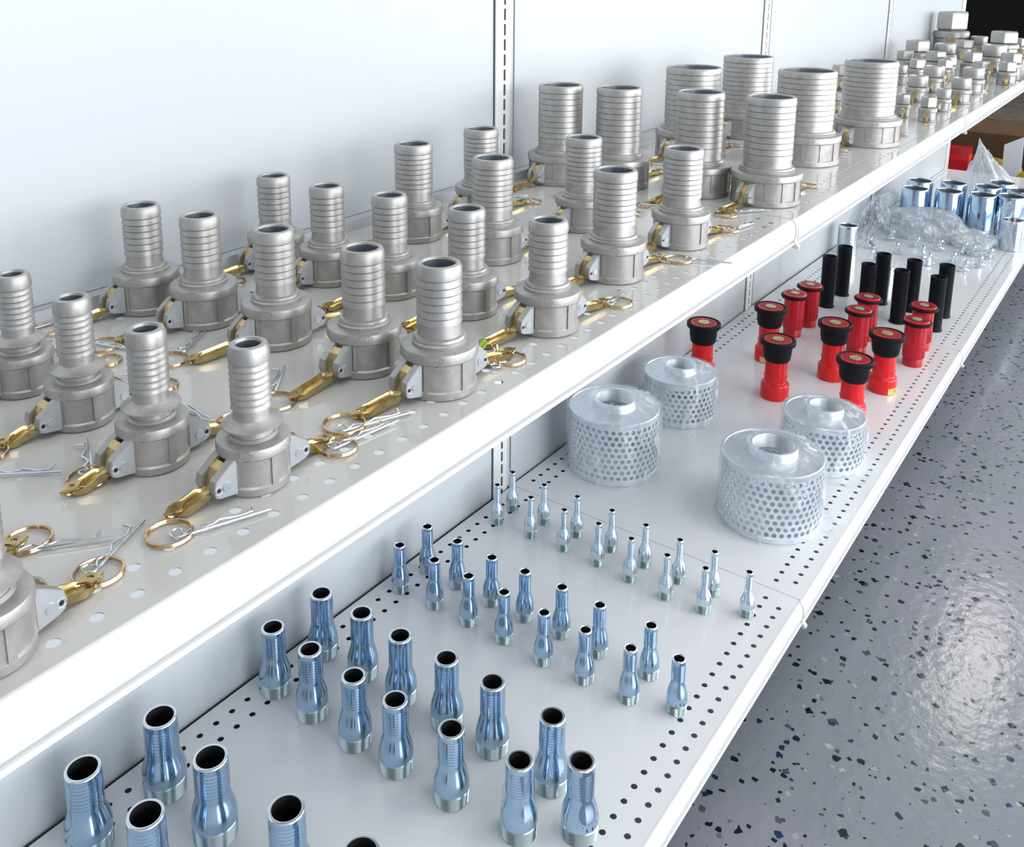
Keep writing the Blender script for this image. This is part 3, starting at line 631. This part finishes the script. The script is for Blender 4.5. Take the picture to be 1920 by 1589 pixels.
NIP = {'big': [(-30.22, -2.43, 'widest blue zinc nipple with black bore, first from the panel in its far file'),
    (-30.25, -6.19, 'widest blue zinc nipple with black bore, second from the panel in its far file'),
    (-29.98, -10.81, 'widest blue zinc nipple with black bore, third from the panel in its far file'),
    (-29.53, -14.63, 'widest blue zinc nipple with black bore, fourth from the panel in its far file'),
    (-33.92, -2.27, 'widest blue zinc nipple with black bore, first from the panel in its near file'),
    (-33.6, -6.41, 'widest blue zinc nipple with black bore, second from the panel in its near file')], 'large': [(-19.5, -1.73, 'stout blue zinc nipple, first from the panel in its far file'),
    (-19.32, -4.66, 'stout blue zinc nipple, second from the panel in its far file'),
    (-19.37, -7.5, 'stout blue zinc nipple, third from the panel in its far file'),
    (-19.18, -10.47, 'stout blue zinc nipple, fourth from the panel in its far file'),
    (-19.08, -13.29, 'stout blue zinc nipple, fifth from the panel in its far file'),
    (-19.12, -16.79, 'stout blue zinc nipple, sixth from the panel in its far file'),
    (-20.47, -19.18, 'stout blue zinc nipple, seventh from the panel in its far file'),
    (-22.94, -1.71, 'stout blue zinc nipple, first from the panel in its near file'),
    (-22.89, -4.5, 'stout blue zinc nipple, second from the panel in its near file'),
    (-22.86, -7.58, 'stout blue zinc nipple, third from the panel in its near file'),
    (-22.77, -10.25, 'stout blue zinc nipple, fourth from the panel in its near file'),
    (-22.52, -13.48, 'stout blue zinc nipple, fifth from the panel in its near file'),
    (-22.07, -16.98, 'stout blue zinc nipple, sixth from the panel in its near file')], 'medium': [(-10.3, -1.6, 'medium slender blue zinc nipple, first from the panel in its far file'),
    (-10.36, -4.1, 'medium slender blue zinc nipple, second from the panel in its far file'),
    (-10.38, -6.78, 'medium slender blue zinc nipple, third from the panel in its far file'),
    (-10.28, -9.15, 'medium slender blue zinc nipple, fourth from the panel in its far file'),
    (-10.17, -11.65, 'medium slender blue zinc nipple, fifth from the panel in its far file'),
    (-10.21, -14.17, 'medium slender blue zinc nipple, sixth from the panel in its far file'),
    (-9.98, -17.23, 'medium slender blue zinc nipple, seventh from the panel in its far file'),
    (-12.81, -1.52, 'medium slender blue zinc nipple, first from the panel in its near file'),
    (-12.65, -4.16, 'medium slender blue zinc nipple, second from the panel in its near file'),
    (-12.61, -6.74, 'medium slender blue zinc nipple, third from the panel in its near file'),
    (-12.53, -9.25, 'medium slender blue zinc nipple, fourth from the panel in its near file'),
    (-12.6, -12.03, 'medium slender blue zinc nipple, fifth from the panel in its near file'),
    (-12.42, -14.57, 'medium slender blue zinc nipple, sixth from the panel in its near file'),
    (-12.18, -17.17, 'medium slender blue zinc nipple, seventh from the panel in its near file'),
    (-11.36, -19.53, 'medium slender blue zinc nipple, eighth from the panel in its near file')], 'slim': [(-1.38, -1.94, 'smallest pale zinc bottle-shaped nipple, first from the panel in its far file'),
    (-1.43, -4.65, 'smallest pale zinc bottle-shaped nipple, second from the panel in its far file'),
    (-1.3, -7.25, 'smallest pale zinc bottle-shaped nipple, third from the panel in its far file'),
    (-1.32, -9.95, 'smallest pale zinc bottle-shaped nipple, fourth from the panel in its far file'),
    (-1.47, -12.51, 'smallest pale zinc bottle-shaped nipple, fifth from the panel in its far file'),
    (-1.61, -14.96, 'smallest pale zinc bottle-shaped nipple, sixth from the panel in its far file'),
    (-1.45, -17.2, 'smallest pale zinc bottle-shaped nipple, seventh from the panel in its far file'),
    (-2.06, -19.65, 'smallest pale zinc bottle-shaped nipple, eighth from the panel in its far file'),
    (-3.38, -2.06, 'smallest pale zinc bottle-shaped nipple, first from the panel in its near file'),
    (-3.27, -4.79, 'smallest pale zinc bottle-shaped nipple, second from the panel in its near file'),
    (-3.16, -7.39, 'smallest pale zinc bottle-shaped nipple, third from the panel in its near file'),
    (-3.17, -10.0, 'smallest pale zinc bottle-shaped nipple, fourth from the panel in its near file'),
    (-3.33, -12.46, 'smallest pale zinc bottle-shaped nipple, fifth from the panel in its near file'),
    (-3.51, -15.02, 'smallest pale zinc bottle-shaped nipple, sixth from the panel in its near file'),
    (-3.29, -17.42, 'smallest pale zinc bottle-shaped nipple, seventh from the panel in its near file')]}
pro = {'big': make_nipple(0.76, 1.00, 4.1, 0.92, 8, 1.25, 2.4), 'large': make_nipple(0.61, 0.835, 3.88, 0.80, 9, 1.08, 2.25), 'medium': make_nipple(0.355, 0.54, 3.2, 0.62, 9, 0.95, 1.95), 'slim': make_nipple(0.225, 0.445, 2.95, 0.58, 8, 0.95, 1.8)}
used = set()
for kind, lst in NIP.items():
    for (x, y, lab) in lst:
        o = pro[kind] if kind not in used else copy_tree(pro[kind]); used.add(kind)
        o.location = (x*S, y*S, 0.004*S); o.rotation_euler = (0, 0, random.uniform(0, 6.28))
        if kind == 'slim':
            for c in o.children:
                if c.name.startswith('barbed_shank'): c.material_slots[0].link = 'OBJECT'; c.material_slots[0].material = M['zinc_l']
        tag(o, lab, 'pipe nipple', 'blue zinc barbed pipe nipples on the lower shelf')

# ------------------------------------------------------------------ skirt strainers in plastic bags
def make_strainer(R, H, rp, hp):
    e = empty('suction_strainer')
    z0, z1 = 0.42, H-0.42; rows = int((z1-z0)/0.42); n = int(2*PI*R/0.50)
    m = MB(); ch = (z1-z0)/rows; N = 8; rr = 0.172
    for r in range(rows):
        zc = z0+ch*(r+0.5)
        for c in range(n):
            ac = 2*PI*(c+(0.5 if r % 2 else 0))/n; hw = PI/n
            out = []; inn = []; inn2 = []
            for k in range(N):
                t = PI/4*k+PI/8*0; ct, st_ = math.cos(t), math.sin(t)
                q = 1/max(abs(ct), abs(st_)); u, v = ct*q*hw, st_*q*ch/2
                out.append((R*math.cos(ac+u), R*math.sin(ac+u), zc+v))
                inn.append((R*math.cos(ac+ct*rr/R), R*math.sin(ac+ct*rr/R), zc+st_*rr))
                R2 = R-0.06; inn2.append((R2*math.cos(ac+ct*rr/R), R2*math.sin(ac+ct*rr/R), zc+st_*rr))
            m.add(out+inn+inn2, [f for k in range(N) for f in ((k, (k+1) % N, N+(k+1) % N, N+k), (N+k, N+(k+1) % N, 2*N+(k+1) % N, 2*N+k))])
    m.obj('perforated_skirt', 'strain', e, ang=30)
    m = MB(); m.lathe([(R-0.3, 0.0), (R-0.02, 0), (R+0.03, 0.04), (R+0.03, 0.40), (R, 0.43), (R-0.06, 0.43), (R-0.06, 0.05), (0.001, 0.05)], 72); m.obj('bottom_band', 'strain', e)
    m = MB(); m.lathe([(R-0.06, z1-0.01), (R, z1-0.01), (R+0.02, z1+0.03), (R+0.02, H-0.06), (R-0.03, H), (R-0.10, H), (R-0.14, H-0.07), (rp+0.2, H-0.05), (rp+0.02, H-0.02)], 72); m.obj('top_plate', 'strain', e)
    m = MB(); pr = [(rp+0.02, H-0.04), (rp, H+hp-0.05), (rp-0.04, H+hp), (rp-0.2, H+hp), (rp-0.24, H+hp-0.03)]
    for i in range(8): pr += [(rp-0.20, H+hp-0.1-i*0.12), (rp-0.26, H+hp-0.16-i*0.12)]
    pr += [(rp-0.22, H-0.6)]
    m.lathe(pr, 56); m.obj('threaded_port', 'strain', e, ang=50)
    return e
def bag(name, R, H, rp, hp, seed, flare, tail, label, x, y, loc_z=0.0):
    """thin clear film sleeve around a strainer, pulled over the port and spread on the deck"""
    e = MB(); n, k = 96, 40; vs = []; fs = []
    prof = []
    for j in range(k+1):
        t = j/k
        if t < 0.12: r, z = R+0.10+flare*(1-t/0.12)**2, 0.03+t*1.2
        elif t < 0.62: r, z = R+0.10, 0.17+(H-0.12)*(t-0.12)/0.5
        elif t < 0.88:
            s_ = (t-0.62)/0.26; r, z = R+0.10-(R-rp-0.02)*s_, H+0.06+(hp+0.1)*s_**1.6
        else:
            s_ = (t-0.88)/0.12; r, z = rp+0.12-0.42*s_, H+hp+0.16-0.45*s_*s_
        prof.append((r, z, t))
    for i in range(n):
        a = 2*PI*i/n
        for (r, z, t) in prof:
            p = Vector((math.cos(a)*1.6, math.sin(a)*1.6, z*0.35+seed*5.3))
            w = noise.ridged_multi_fractal(p*1.3, 0.9, 2.0, 4, 1.0, 2.0)*0.10
            pl = 0.10*math.sin(a*17+seed+3*noise.noise(p*2))*(max(0, min(1, (t-0.60)*5))) * (r/R)
            g = noise.noise(Vector((math.cos(a)*0.9, math.sin(a)*0.9, seed*3.7)))
            rr = r+w+pl*0.6+max(0, g)*0.25*(1-abs(t-0.4))
            zz = z+pl*0.8+(0.10*noise.noise(p*3) if t > 0.62 else 0)
            if t < 0.12: rr += tail*max(0, math.cos(a-seed))**4*(1-t/0.12); zz = max(0.03, z+0.06*noise.noise(p*4))
            vs.append((rr*math.cos(a), rr*math.sin(a), zz))
    for i in range(n):
        for j in range(k): fs.append((i*(k+1)+j, ((i+1) % n)*(k+1)+j, ((i+1) % n)*(k+1)+j+1, i*(k+1)+j+1))
    e.add(vs, fs); o = e.obj(name, 'film', ang=22); o.location = (x*S, y*S, loc_z)
    return tag(o, label, 'plastic bag', 'clear plastic bags around the strainers')
ST = [(8.54, -4.52, 3.45, 5.0, 1.66, 0.62, 'big', 'large perforated zinc strainer beside the back panel, wrapped in clear film', 1.0, 'clear crinkled bag over the large strainer by the back panel'),
      (19.6, -4.84, 3.05, 3.95, 1.38, 0.62, 'small', 'smaller perforated zinc strainer near the back panel, behind the large one', 2.0, 'clear crinkled bag over the smaller strainer near the back panel'),
      (8.9, -16.9, 3.35, 4.95, 1.62, 0.62, 'big', 'large perforated zinc strainer nearest the front edge, wrapped in clear film', 5.2, 'clear crinkled bag over the large strainer at the front edge'),
      (19.3, -17.3, 3.05, 3.9, 1.38, 0.62, 'small', 'smaller perforated zinc strainer near the front edge, behind the large one', 4.1, 'clear crinkled bag over the smaller front strainer with a loose tail')]
sp = {}
for (x, y, R, H, rp, hp, kd, lab, seed, bl) in ST:
    if kd not in sp: o = make_strainer(R, H, rp, hp); sp[kd] = o
    else: o = copy_tree(sp[kd])
    o.location = (x*S, y*S, 0.004*S); o.rotation_euler = (0, 0, seed)
    tag(o, lab, 'strainer', 'perforated suction strainers in plastic')
    bag('plastic_bag', R+0.02, H, rp, hp, seed, 0.22, 0.9, bl, x, y)

# ------------------------------------------------------------------ fog nozzles
def spray_face(e, R, z, mface):
    m = MB(); m.lathe([(0.36*R, z-0.02), (R*0.93, z-0.02), (R*0.97, z-0.10)], 48); m.obj('spray_face', mface, e)
    m = MB()
    for i in range(24):
        a = 2*PI*i/24; c, s_ = math.cos(a), math.sin(a); t0, t1 = R*0.52, R*0.84; w = 0.019*R
        m.add([(t0*c-w*s_, t0*s_+w*c, z), (t1*c-w*1.6*s_, t1*s_+w*1.6*c, z), (t1*c+w*1.6*s_, t1*s_-w*1.6*c, z), (t0*c+w*s_, t0*s_-w*c, z)], [(0, 1, 2, 3)])
    m.lathe([(0.40*R, z), (0.46*R, z)], 32)
    m.obj('face_slots', 'black', e)
    m = MB(); m.lathe([(0.001, z+0.06), (0.34*R, z+0.06), (0.40*R, z+0.03), (0.40*R, z-0.05)], 24); m.obj('brass_insert', 'brass', e)
def make_nozzle_a():
    e = empty('fog_nozzle')
    m = MB(); m.lathe([(1.05, 0), (1.18, 0.02), (1.24, 0.1), (1.24, 1.30), (1.18, 1.42), (1.0, 1.55), (0.96, 1.62), (0.96, 2.02), (1.03, 2.06), (1.03, 2.16), (0.96, 2.2)], 20); m.obj('swivel_base', 'red', e, ang=24)
    m = MB(); m.lathe([(0.97, 2.15), (0.97, 3.3), (0.94, 3.9)], 40)
    for i in range(10):
        a = 2*PI*i/10; m.box((0.94*math.cos(a)-0.04, 0.94*math.sin(a)-0.04, 1.5), (0.94*math.cos(a)+0.04, 0.94*math.sin(a)+0.04, 2.1))
    m.obj('barrel', 'red', e)
    m = MB(); m.lathe([(0.95, 3.55), (1.06, 3.6), (1.16, 3.75), (1.24, 4.3), (1.28, 4.95), (1.40, 5.05), (1.52, 5.12), (1.56, 5.2), (1.56, 5.50), (1.50, 5.58), (1.36, 5.6), (1.30, 5.54), (1.28, 5.4)], 56)
    m.obj('rubber_bumper', 'black', e)
    spray_face(e, 1.30, 5.56, 'redface')
    return e
def make_nozzle_b():
    e = empty('fog_nozzle')
    m = MB(); m.lathe([(0.86, 0), (0.93, 0.03), (0.93, 0.72), (0.90, 0.78), (0.97, 0.85), (0.99, 1.5), (1.02, 4.3)], 40)
    for i in range(28):
        a = 2*PI*i/28; t = 0.035; r = 1.0
        m.tube([(0.985*math.cos(a), 0.985*math.sin(a), 0.9), (1.0*math.cos(a), 1.0*math.sin(a), 2.0 if i % 2 else 4.2)], t, 6)
    m.obj('barrel', 'red2', e)
    m = MB(); m.lathe([(1.0, 4.20), (1.32, 4.24), (1.40, 4.32), (1.40, 4.46), (1.34, 4.53), (1.15, 4.52)], 56); m.obj('rubber_ring', 'black', e)
    m = MB(); m.lathe([(1.16, 4.46), (1.20, 4.52), (1.21, 4.62), (1.17, 4.69), (1.0, 4.67)], 56); m.obj('cap_rim', 'red2', e)
    spray_face(e, 1.14, 4.70, 'red2')
    return e
NA = make_nozzle_a(); NB = make_nozzle_b(); f1 = f2 = True
for (x, y, lab) in [(27.44, -3.42, 'red fog nozzle with black bumper by the back panel behind a bagged strainer'),
    (35.34, -6.91, 'red fog nozzle with black bumper with a brass base face, left rear'),
    (27.69, -10.42, 'red fog nozzle with black bumper standing closest to the camera at left of the group'),
    (34.86, -13.27, 'red fog nozzle with black bumper in the middle of the rear rank'),
    (27.53, -17.17, 'red fog nozzle with black bumper directly behind the bagged front strainer'),
    (35.01, -17.87, 'red fog nozzle with black bumper with a polished brass base face, right of the group')]:
    o = NA if f1 else copy_tree(NA); f1 = False
    o.location = (x*S, y*S, 0.004*S); o.rotation_euler = (0, 0, random.uniform(0, 6))
    tag(o, lab, 'fog nozzle', 'red fog nozzles with black bumpers')
    if 'brass' in lab:
        m = MB(); a0 = -o.rotation_euler[2]+math.radians(218 if 'polished' in lab else 165); m.lathe([(1.20, 0.03), (1.26, 0.06), (1.26, 0.62), (1.20, 0.66)], 16, a0=a0, a1=a0+1.75)
        q = m.obj('brass_swivel_face', 'goldlabel', o); q['label'] = 'polished brass face with faint lettering'
        m = MB()
        for i in range(6):
            a = a0+0.45+i*0.09; m.tube([(1.267*math.cos(a), 1.267*math.sin(a), 0.25), (1.267*math.cos(a+0.02), 1.267*math.sin(a+0.02), 0.45)], 0.012, 5)
        m.obj('stamped_lettering', 'brass', o)
for (x, y, lab) in [(46.87, -7.09, 'slim deep red fog nozzle with thin black ring, farthest back beside the panel'),
    (43.1, -6.71, 'slim deep red fog nozzle with thin black ring, second nearest the panel'),
    (46.7, -13.16, 'slim deep red fog nozzle with thin black ring, behind the middle pair'),
    (42.41, -13.45, 'slim deep red fog nozzle with thin black ring, in the middle, left one'),
    (47.49, -18.37, 'slim deep red fog nozzle with thin black ring, behind the rightmost one'),
    (42.83, -18.73, 'slim deep red fog nozzle with thin black ring, nearest the front edge, rightmost')]:
    o = NB if f2 else copy_tree(NB); f2 = False
    o.location = (x*S, y*S, 0.004*S); o.rotation_euler = (0, 0, random.uniform(0, 6))
    tag(o, lab, 'fog nozzle', 'plain red fog nozzles with thin black rings')

# ------------------------------------------------------------------ black tubes
def make_tube():
    e = empty('black_tube'); m = MB()
    m.lathe([(0.80, 0), (0.86, 0.02), (0.88, 0.12), (0.80, 0.2), (0.78, 0.3), (0.80, 5.7), (0.83, 5.95), (0.80, 6.0), (0.70, 6.0), (0.68, 5.9)], 40); m.obj('tube_wall', 'tube', e)
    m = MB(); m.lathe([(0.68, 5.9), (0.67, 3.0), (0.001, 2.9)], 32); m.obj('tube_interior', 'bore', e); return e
TB = make_tube(); f1 = True
for (x, y, lab) in [(54.1, -6.86, 'matt black plastic tube, front left of the eight'),
    (59.13, -7.09, 'matt black plastic tube, rear left, nearest the panel'),
    (53.84, -11.2, 'matt black plastic tube, short-looking one left of centre, front rank'),
    (58.81, -11.51, 'matt black plastic tube, left of centre, rear rank'),
    (53.77, -14.67, 'matt black plastic tube, right of centre, front rank'),
    (58.39, -14.93, 'matt black plastic tube, right of centre, rear rank'),
    (53.79, -18.36, 'matt black plastic tube, closest to the front edge, front rank'),
    (58.73, -18.23, 'matt black plastic tube, closest to the front edge, rear rank')]:
    o = TB if f1 else copy_tree(TB); f1 = False
    o.location = (x*S, y*S, 0.004*S); tag(o, lab, 'tube', 'black plastic tubes on the lower shelf')

# ------------------------------------------------------------------ far end of the lower shelf
def make_ribbed(R, H):
    e = empty('ribbed_sleeve'); m = MB(); pr = [(R-0.05, 0), (R, 0.03)]; n = int(H/0.3)
    for i in range(n): z = 0.05+(H-0.15)*i/n; pr += [(R-0.07, z), (R, z+0.05), (R, z+(H-0.15)/n-0.04)]
    pr += [(R-0.04, H), (R-0.16, H), (R-0.18, H-0.1)]
    m.lathe(pr, 36); m.obj('ribbed_wall', 'pin', e)
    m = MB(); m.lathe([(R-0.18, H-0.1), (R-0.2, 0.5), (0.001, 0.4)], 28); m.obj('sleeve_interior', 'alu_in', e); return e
e = make_ribbed(1.3, 4.0); e.location = (76.5*S, -2.6*S, 0.004*S); tag(e, 'pale ribbed metal sleeve standing behind the black tubes', 'sleeve')
e = make_ribbed(0.42, 2.2); e.location = (66.5*S, -10.6*S, 0.004*S); tag(e, 'thin ribbed metal sleeve between two black tubes', 'sleeve')
e = make_ribbed(0.42, 2.2); e.location = (66.5*S, -17.0*S, 0.004*S); tag(e, 'thin ribbed metal sleeve right of the rearmost black tube', 'sleeve')
def make_big():
    e = empty('large_nipple'); R = 1.9; m = MB()
    m.lathe([(R-0.1, 0), (R-0.05, 0.9), (R, 0.95), (R, 5.85), (R-0.06, 5.95)], 48); m.obj('plated_barrel', 'zinc', e)
    m = MB(); m.lathe([(R-0.06, 5.95), (R-0.12, 6.0), (R-0.22, 5.98), (R-0.24, 5.9)], 48); m.obj('rolled_lip', 'lip', e)
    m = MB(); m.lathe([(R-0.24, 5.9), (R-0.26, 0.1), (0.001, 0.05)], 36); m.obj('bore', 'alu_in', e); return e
B0 = make_big(); f1 = True
for (x, y, lab) in [(102.59, -5.71, 'wide blue zinc nipple, rear one of the left pair'),
    (96.54, -6.41, 'wide blue zinc nipple, front one of the left pair'),
    (104.0, -10.26, 'wide blue zinc nipple, rear one of the second pair'),
    (97.76, -10.8, 'wide blue zinc nipple, front one of the second pair'),
    (104.36, -14.84, 'wide blue zinc nipple, rear one of the third pair'),
    (98.2, -15.2, 'wide blue zinc nipple, front one of the third pair'),
    (108.5, -16.08, 'wide blue zinc nipple, tall-looking one right of the third pair'),
    (99.67, -18.71, 'wide blue zinc nipple, low one before the right edge'),
    (104.37, -19.38, 'wide blue zinc nipple, cut by the right edge of the frame')]:
    o = B0 if f1 else copy_tree(B0); f1 = False
    o.location = (x*S, y*S, 0.004*S); tag(o, lab, 'pipe nipple', 'wide blue zinc nipples at the far end of the lower shelf')
def make_valve():
    e = empty('air_fitting'); m = MB()
    m.lathe([(0.001, 0), (0.40, 0), (0.42, 0.05), (0.42, 0.45), (0.30, 0.55), (0.30, 0.95), (0.22, 1.0), (0.22, 1.12)], 6); m.obj('hex_body', 'chrome', e, ang=20)
    m = MB(); m.lathe([(0.001, 1.0)]+[(0.33*math.sin(t*PI/10), 1.36-0.33*math.cos(t*PI/10)) for t in range(1, 11)], 24); m.obj('ball_head', 'chrome', e)
    m = MB(); m.tube([(-0.75, 0, 0.35), (-0.4, 0, 0.5), (0.4, 0, 0.5), (0.75, 0, 0.35)], 0.10, 8); m.obj('side_stem', 'chrome', e); return e
V0 = make_valve(); f1 = True
def crumple(name, c, rad, seed, label, mt='film', sub=4, rough=0.35, zmin=0.02, cat='plastic bag', group='loose clear plastic at the far end of the lower shelf', cone=0):
    bm = bmesh.new(); bmesh.ops.create_icosphere(bm, subdivisions=sub, radius=1.0)
    for v in bm.verts:
        p = v.co.copy(); q = p*1.7+Vector((seed*3.1, seed, -seed))
        d = 1+rough*(noise.ridged_multi_fractal(q, 0.8, 2.1, 5, 1.0, 2.0)-0.9)*0.6+0.25*noise.noise(q*0.8)
        v.co = Vector((p.x*rad[0]*d, p.y*rad[1]*d, p.z*rad[2]*d))
        if cone:
            h = (v.co.z/rad[2]+1)/2; k = max(0.10, 1-0.85*max(0, h)); v.co.x *= k; v.co.y = v.co.y*k+cone*max(0, h)
        v.co.z = max(v.co.z, zmin-c[2])
    for v in bm.verts: v.co = v.co*S
    me = bpy.data.meshes.new(name); bm.to_mesh(me); bm.free(); me.materials.append(M[mt])
    me.polygons.foreach_set('use_smooth', [True]*len(me.polygons)); me.set_sharp_from_angle(angle=math.radians(18))
    o = bpy.data.objects.new(name, me); COL.objects.link(o); o.location = Vector(c)*S
    return tag(o, label, cat, group)
for i, (x, y, lab) in enumerate([(80.89, -4.76, 'chrome ball-headed fitting leftmost, alone beside the panel'),
    (86.64, -5.65, 'chrome ball-headed fitting left, under the hanging plastic'),
    (80.43, -8.37, 'chrome ball-headed fitting below the left pair'),
    (85.4, -9.36, 'chrome ball-headed fitting back row, left of centre'),
    (80.42, -11.62, 'chrome ball-headed fitting middle left cluster'),
    (85.37, -12.32, 'chrome ball-headed fitting back row, centre'),
    (77.43, -12.78, 'chrome ball-headed fitting middle, just above a black tube'),
    (80.33, -15.04, 'chrome ball-headed fitting middle right cluster'),
    (85.84, -15.45, 'chrome ball-headed fitting back row, right of centre'),
    (77.4, -16.86, 'chrome ball-headed fitting front row, right of the black tubes'),
    (85.49, -16.63, 'chrome ball-headed fitting back row beside a hexagonal one'),
    (80.5, -18.31, 'chrome ball-headed fitting front right of the cluster'),
    (85.4, -18.52, 'chrome ball-headed fitting rightmost of the cluster'),
    (74.19, -7.01, 'chrome ball-headed fitting low left, behind a black tube'),
    (68.33, -10.33, 'chrome ball-headed fitting hidden between two left tubes'),
    (70.64, -11.61, 'chrome ball-headed fitting hidden between two middle tubes')]):
    o = V0 if f1 else copy_tree(V0); f1 = False
    o.location = (x*S, y*S, 0.03*S); o.rotation_euler = (random.uniform(-0.25, 0.25), random.uniform(-0.25, 0.25), random.uniform(0, 6))
    tag(o, lab, 'fitting', 'chrome ball-headed fittings in clear packets')
    crumple('clear_packet', (x, y, 0.7), (1.15, 1.0, 0.95), i*1.7+0.4, lab.replace('chrome ball-headed fitting', 'clear packet holding the fitting'), 'film3', sub=3, cat='packet', group='clear packets around the chrome fittings')
crumple('plastic_bag', (93.5, -9.0, 1.0), (4.8, 6.2, 2.6), 2.2, 'low heap of loose clear plastic in front of the wide nipples', 'film2', 5, 0.2)
crumple('plastic_bag', (91.5, -15.6, 0.6), (3.6, 2.8, 1.1), 8.3, 'flattened clear bag between the fittings and the front edge', 'film2', 5, 0.2)
crumple('plastic_bag', (93.5, -2.6, 1.6), (7.5, 1.9, 3.4), 5.5, 'crinkled clear bag leaning on the back panel behind the fittings', 'film', 5)
crumple('plastic_bag', (121.0, -14.4, 3.6), (4.0, 5.6, 6.2), 11.5, 'upright crumpled clear bag standing behind the wide nipples', 'film2', 5, 0.22, cone=3.6)
crumple('plastic_bag', (92.5, -20.2, 3.0), (2.7, 2.3, 3.8), 15.5, 'bulging clear bag at the right edge of the frame over a white sleeve', 'film', 5, 0.2)
e = make_ribbed(1.5, 4.2); e.location = (92.5*S, -20.2*S, 0.004*S); tag(e, 'pale ribbed sleeve inside the bulging bag at the right edge', 'sleeve')

# ------------------------------------------------------------------ things on the floor past the shelving
e = empty('cardboard_box', 168, -9, ZF+0.02); tag(e, 'open brown cardboard box on the floor past the end of the shelves', 'box')
m = MB(); x0, x1, y0, y1, h = -16, 13, -20, 14, 9.2; t = 0.2
m.box((x0, y0, 0), (x1, y1, t)); m.box((x0, y0, 0), (x0+t, y1, h*0.55)); m.box((x1-t, y0, 0), (x1, y1, h)); m.box((x0, y0, 0), (x1, y0+t, h)); m.box((x0, y1-t, 0), (x1, y1, h))
m.obj('box_walls', 'card', e, flat=True)
m = MB(); m.add([(x1, y0, h), (x1, y1, h), (x1+7, y1-1, h+2.4), (x1+7, y0+1, h+2.4)], [(0, 1, 2, 3)]); m.obj('box_flap', 'card', e, flat=True)
e = empty('red_case', 155, -1.6, ZF+0.25); tag(e, 'red ribbed plastic case inside the cardboard box', 'case')
m = MB(); m.box((-1.8, -2.4, 0), (1.8, 2.6, 9.6)); m.obj('case_shell', 'red2', e, flat=True)
m = MB()
for z in (1.5, 4.4, 7.2): m.box((-1.95, -2.5, z), (1.9, 2.7, z+1.1))
m.obj('case_rib', 'red', e, flat=True)
crumple('yellow_bundle', (166, -8.0, -3.8), (3.5, 4.5, 3.0), 3.3, 'mustard yellow bundle inside the cardboard box', 'yellow', 4, 0.2, ZF+0.3, 'bundle', None)
e = empty('white_card', 153.4, -11.6, ZF+0.25, -0.25); tag(e, 'white folded card standing up at the right of the box', 'card')
m = MB(); m.prism([(-1.9, 6.3), (-0.6, 4.8), (-0.5, 0), (1.5, 0), (1.7, 11.2), (-1.75, 13.2)], lambda p: (0, p[0], p[1]), lambda p: (0.08, p[0], p[1])); m.obj('card_sheet', 'paper', e, flat=True)
m = MB(); m.box((186, -60, ZF+0.01), (428, 150, ZF+0.35)); tag(m.obj('floor_mat', 'matbrown', flat=True), 'large brown fibre mat on the floor at the far end', 'mat')
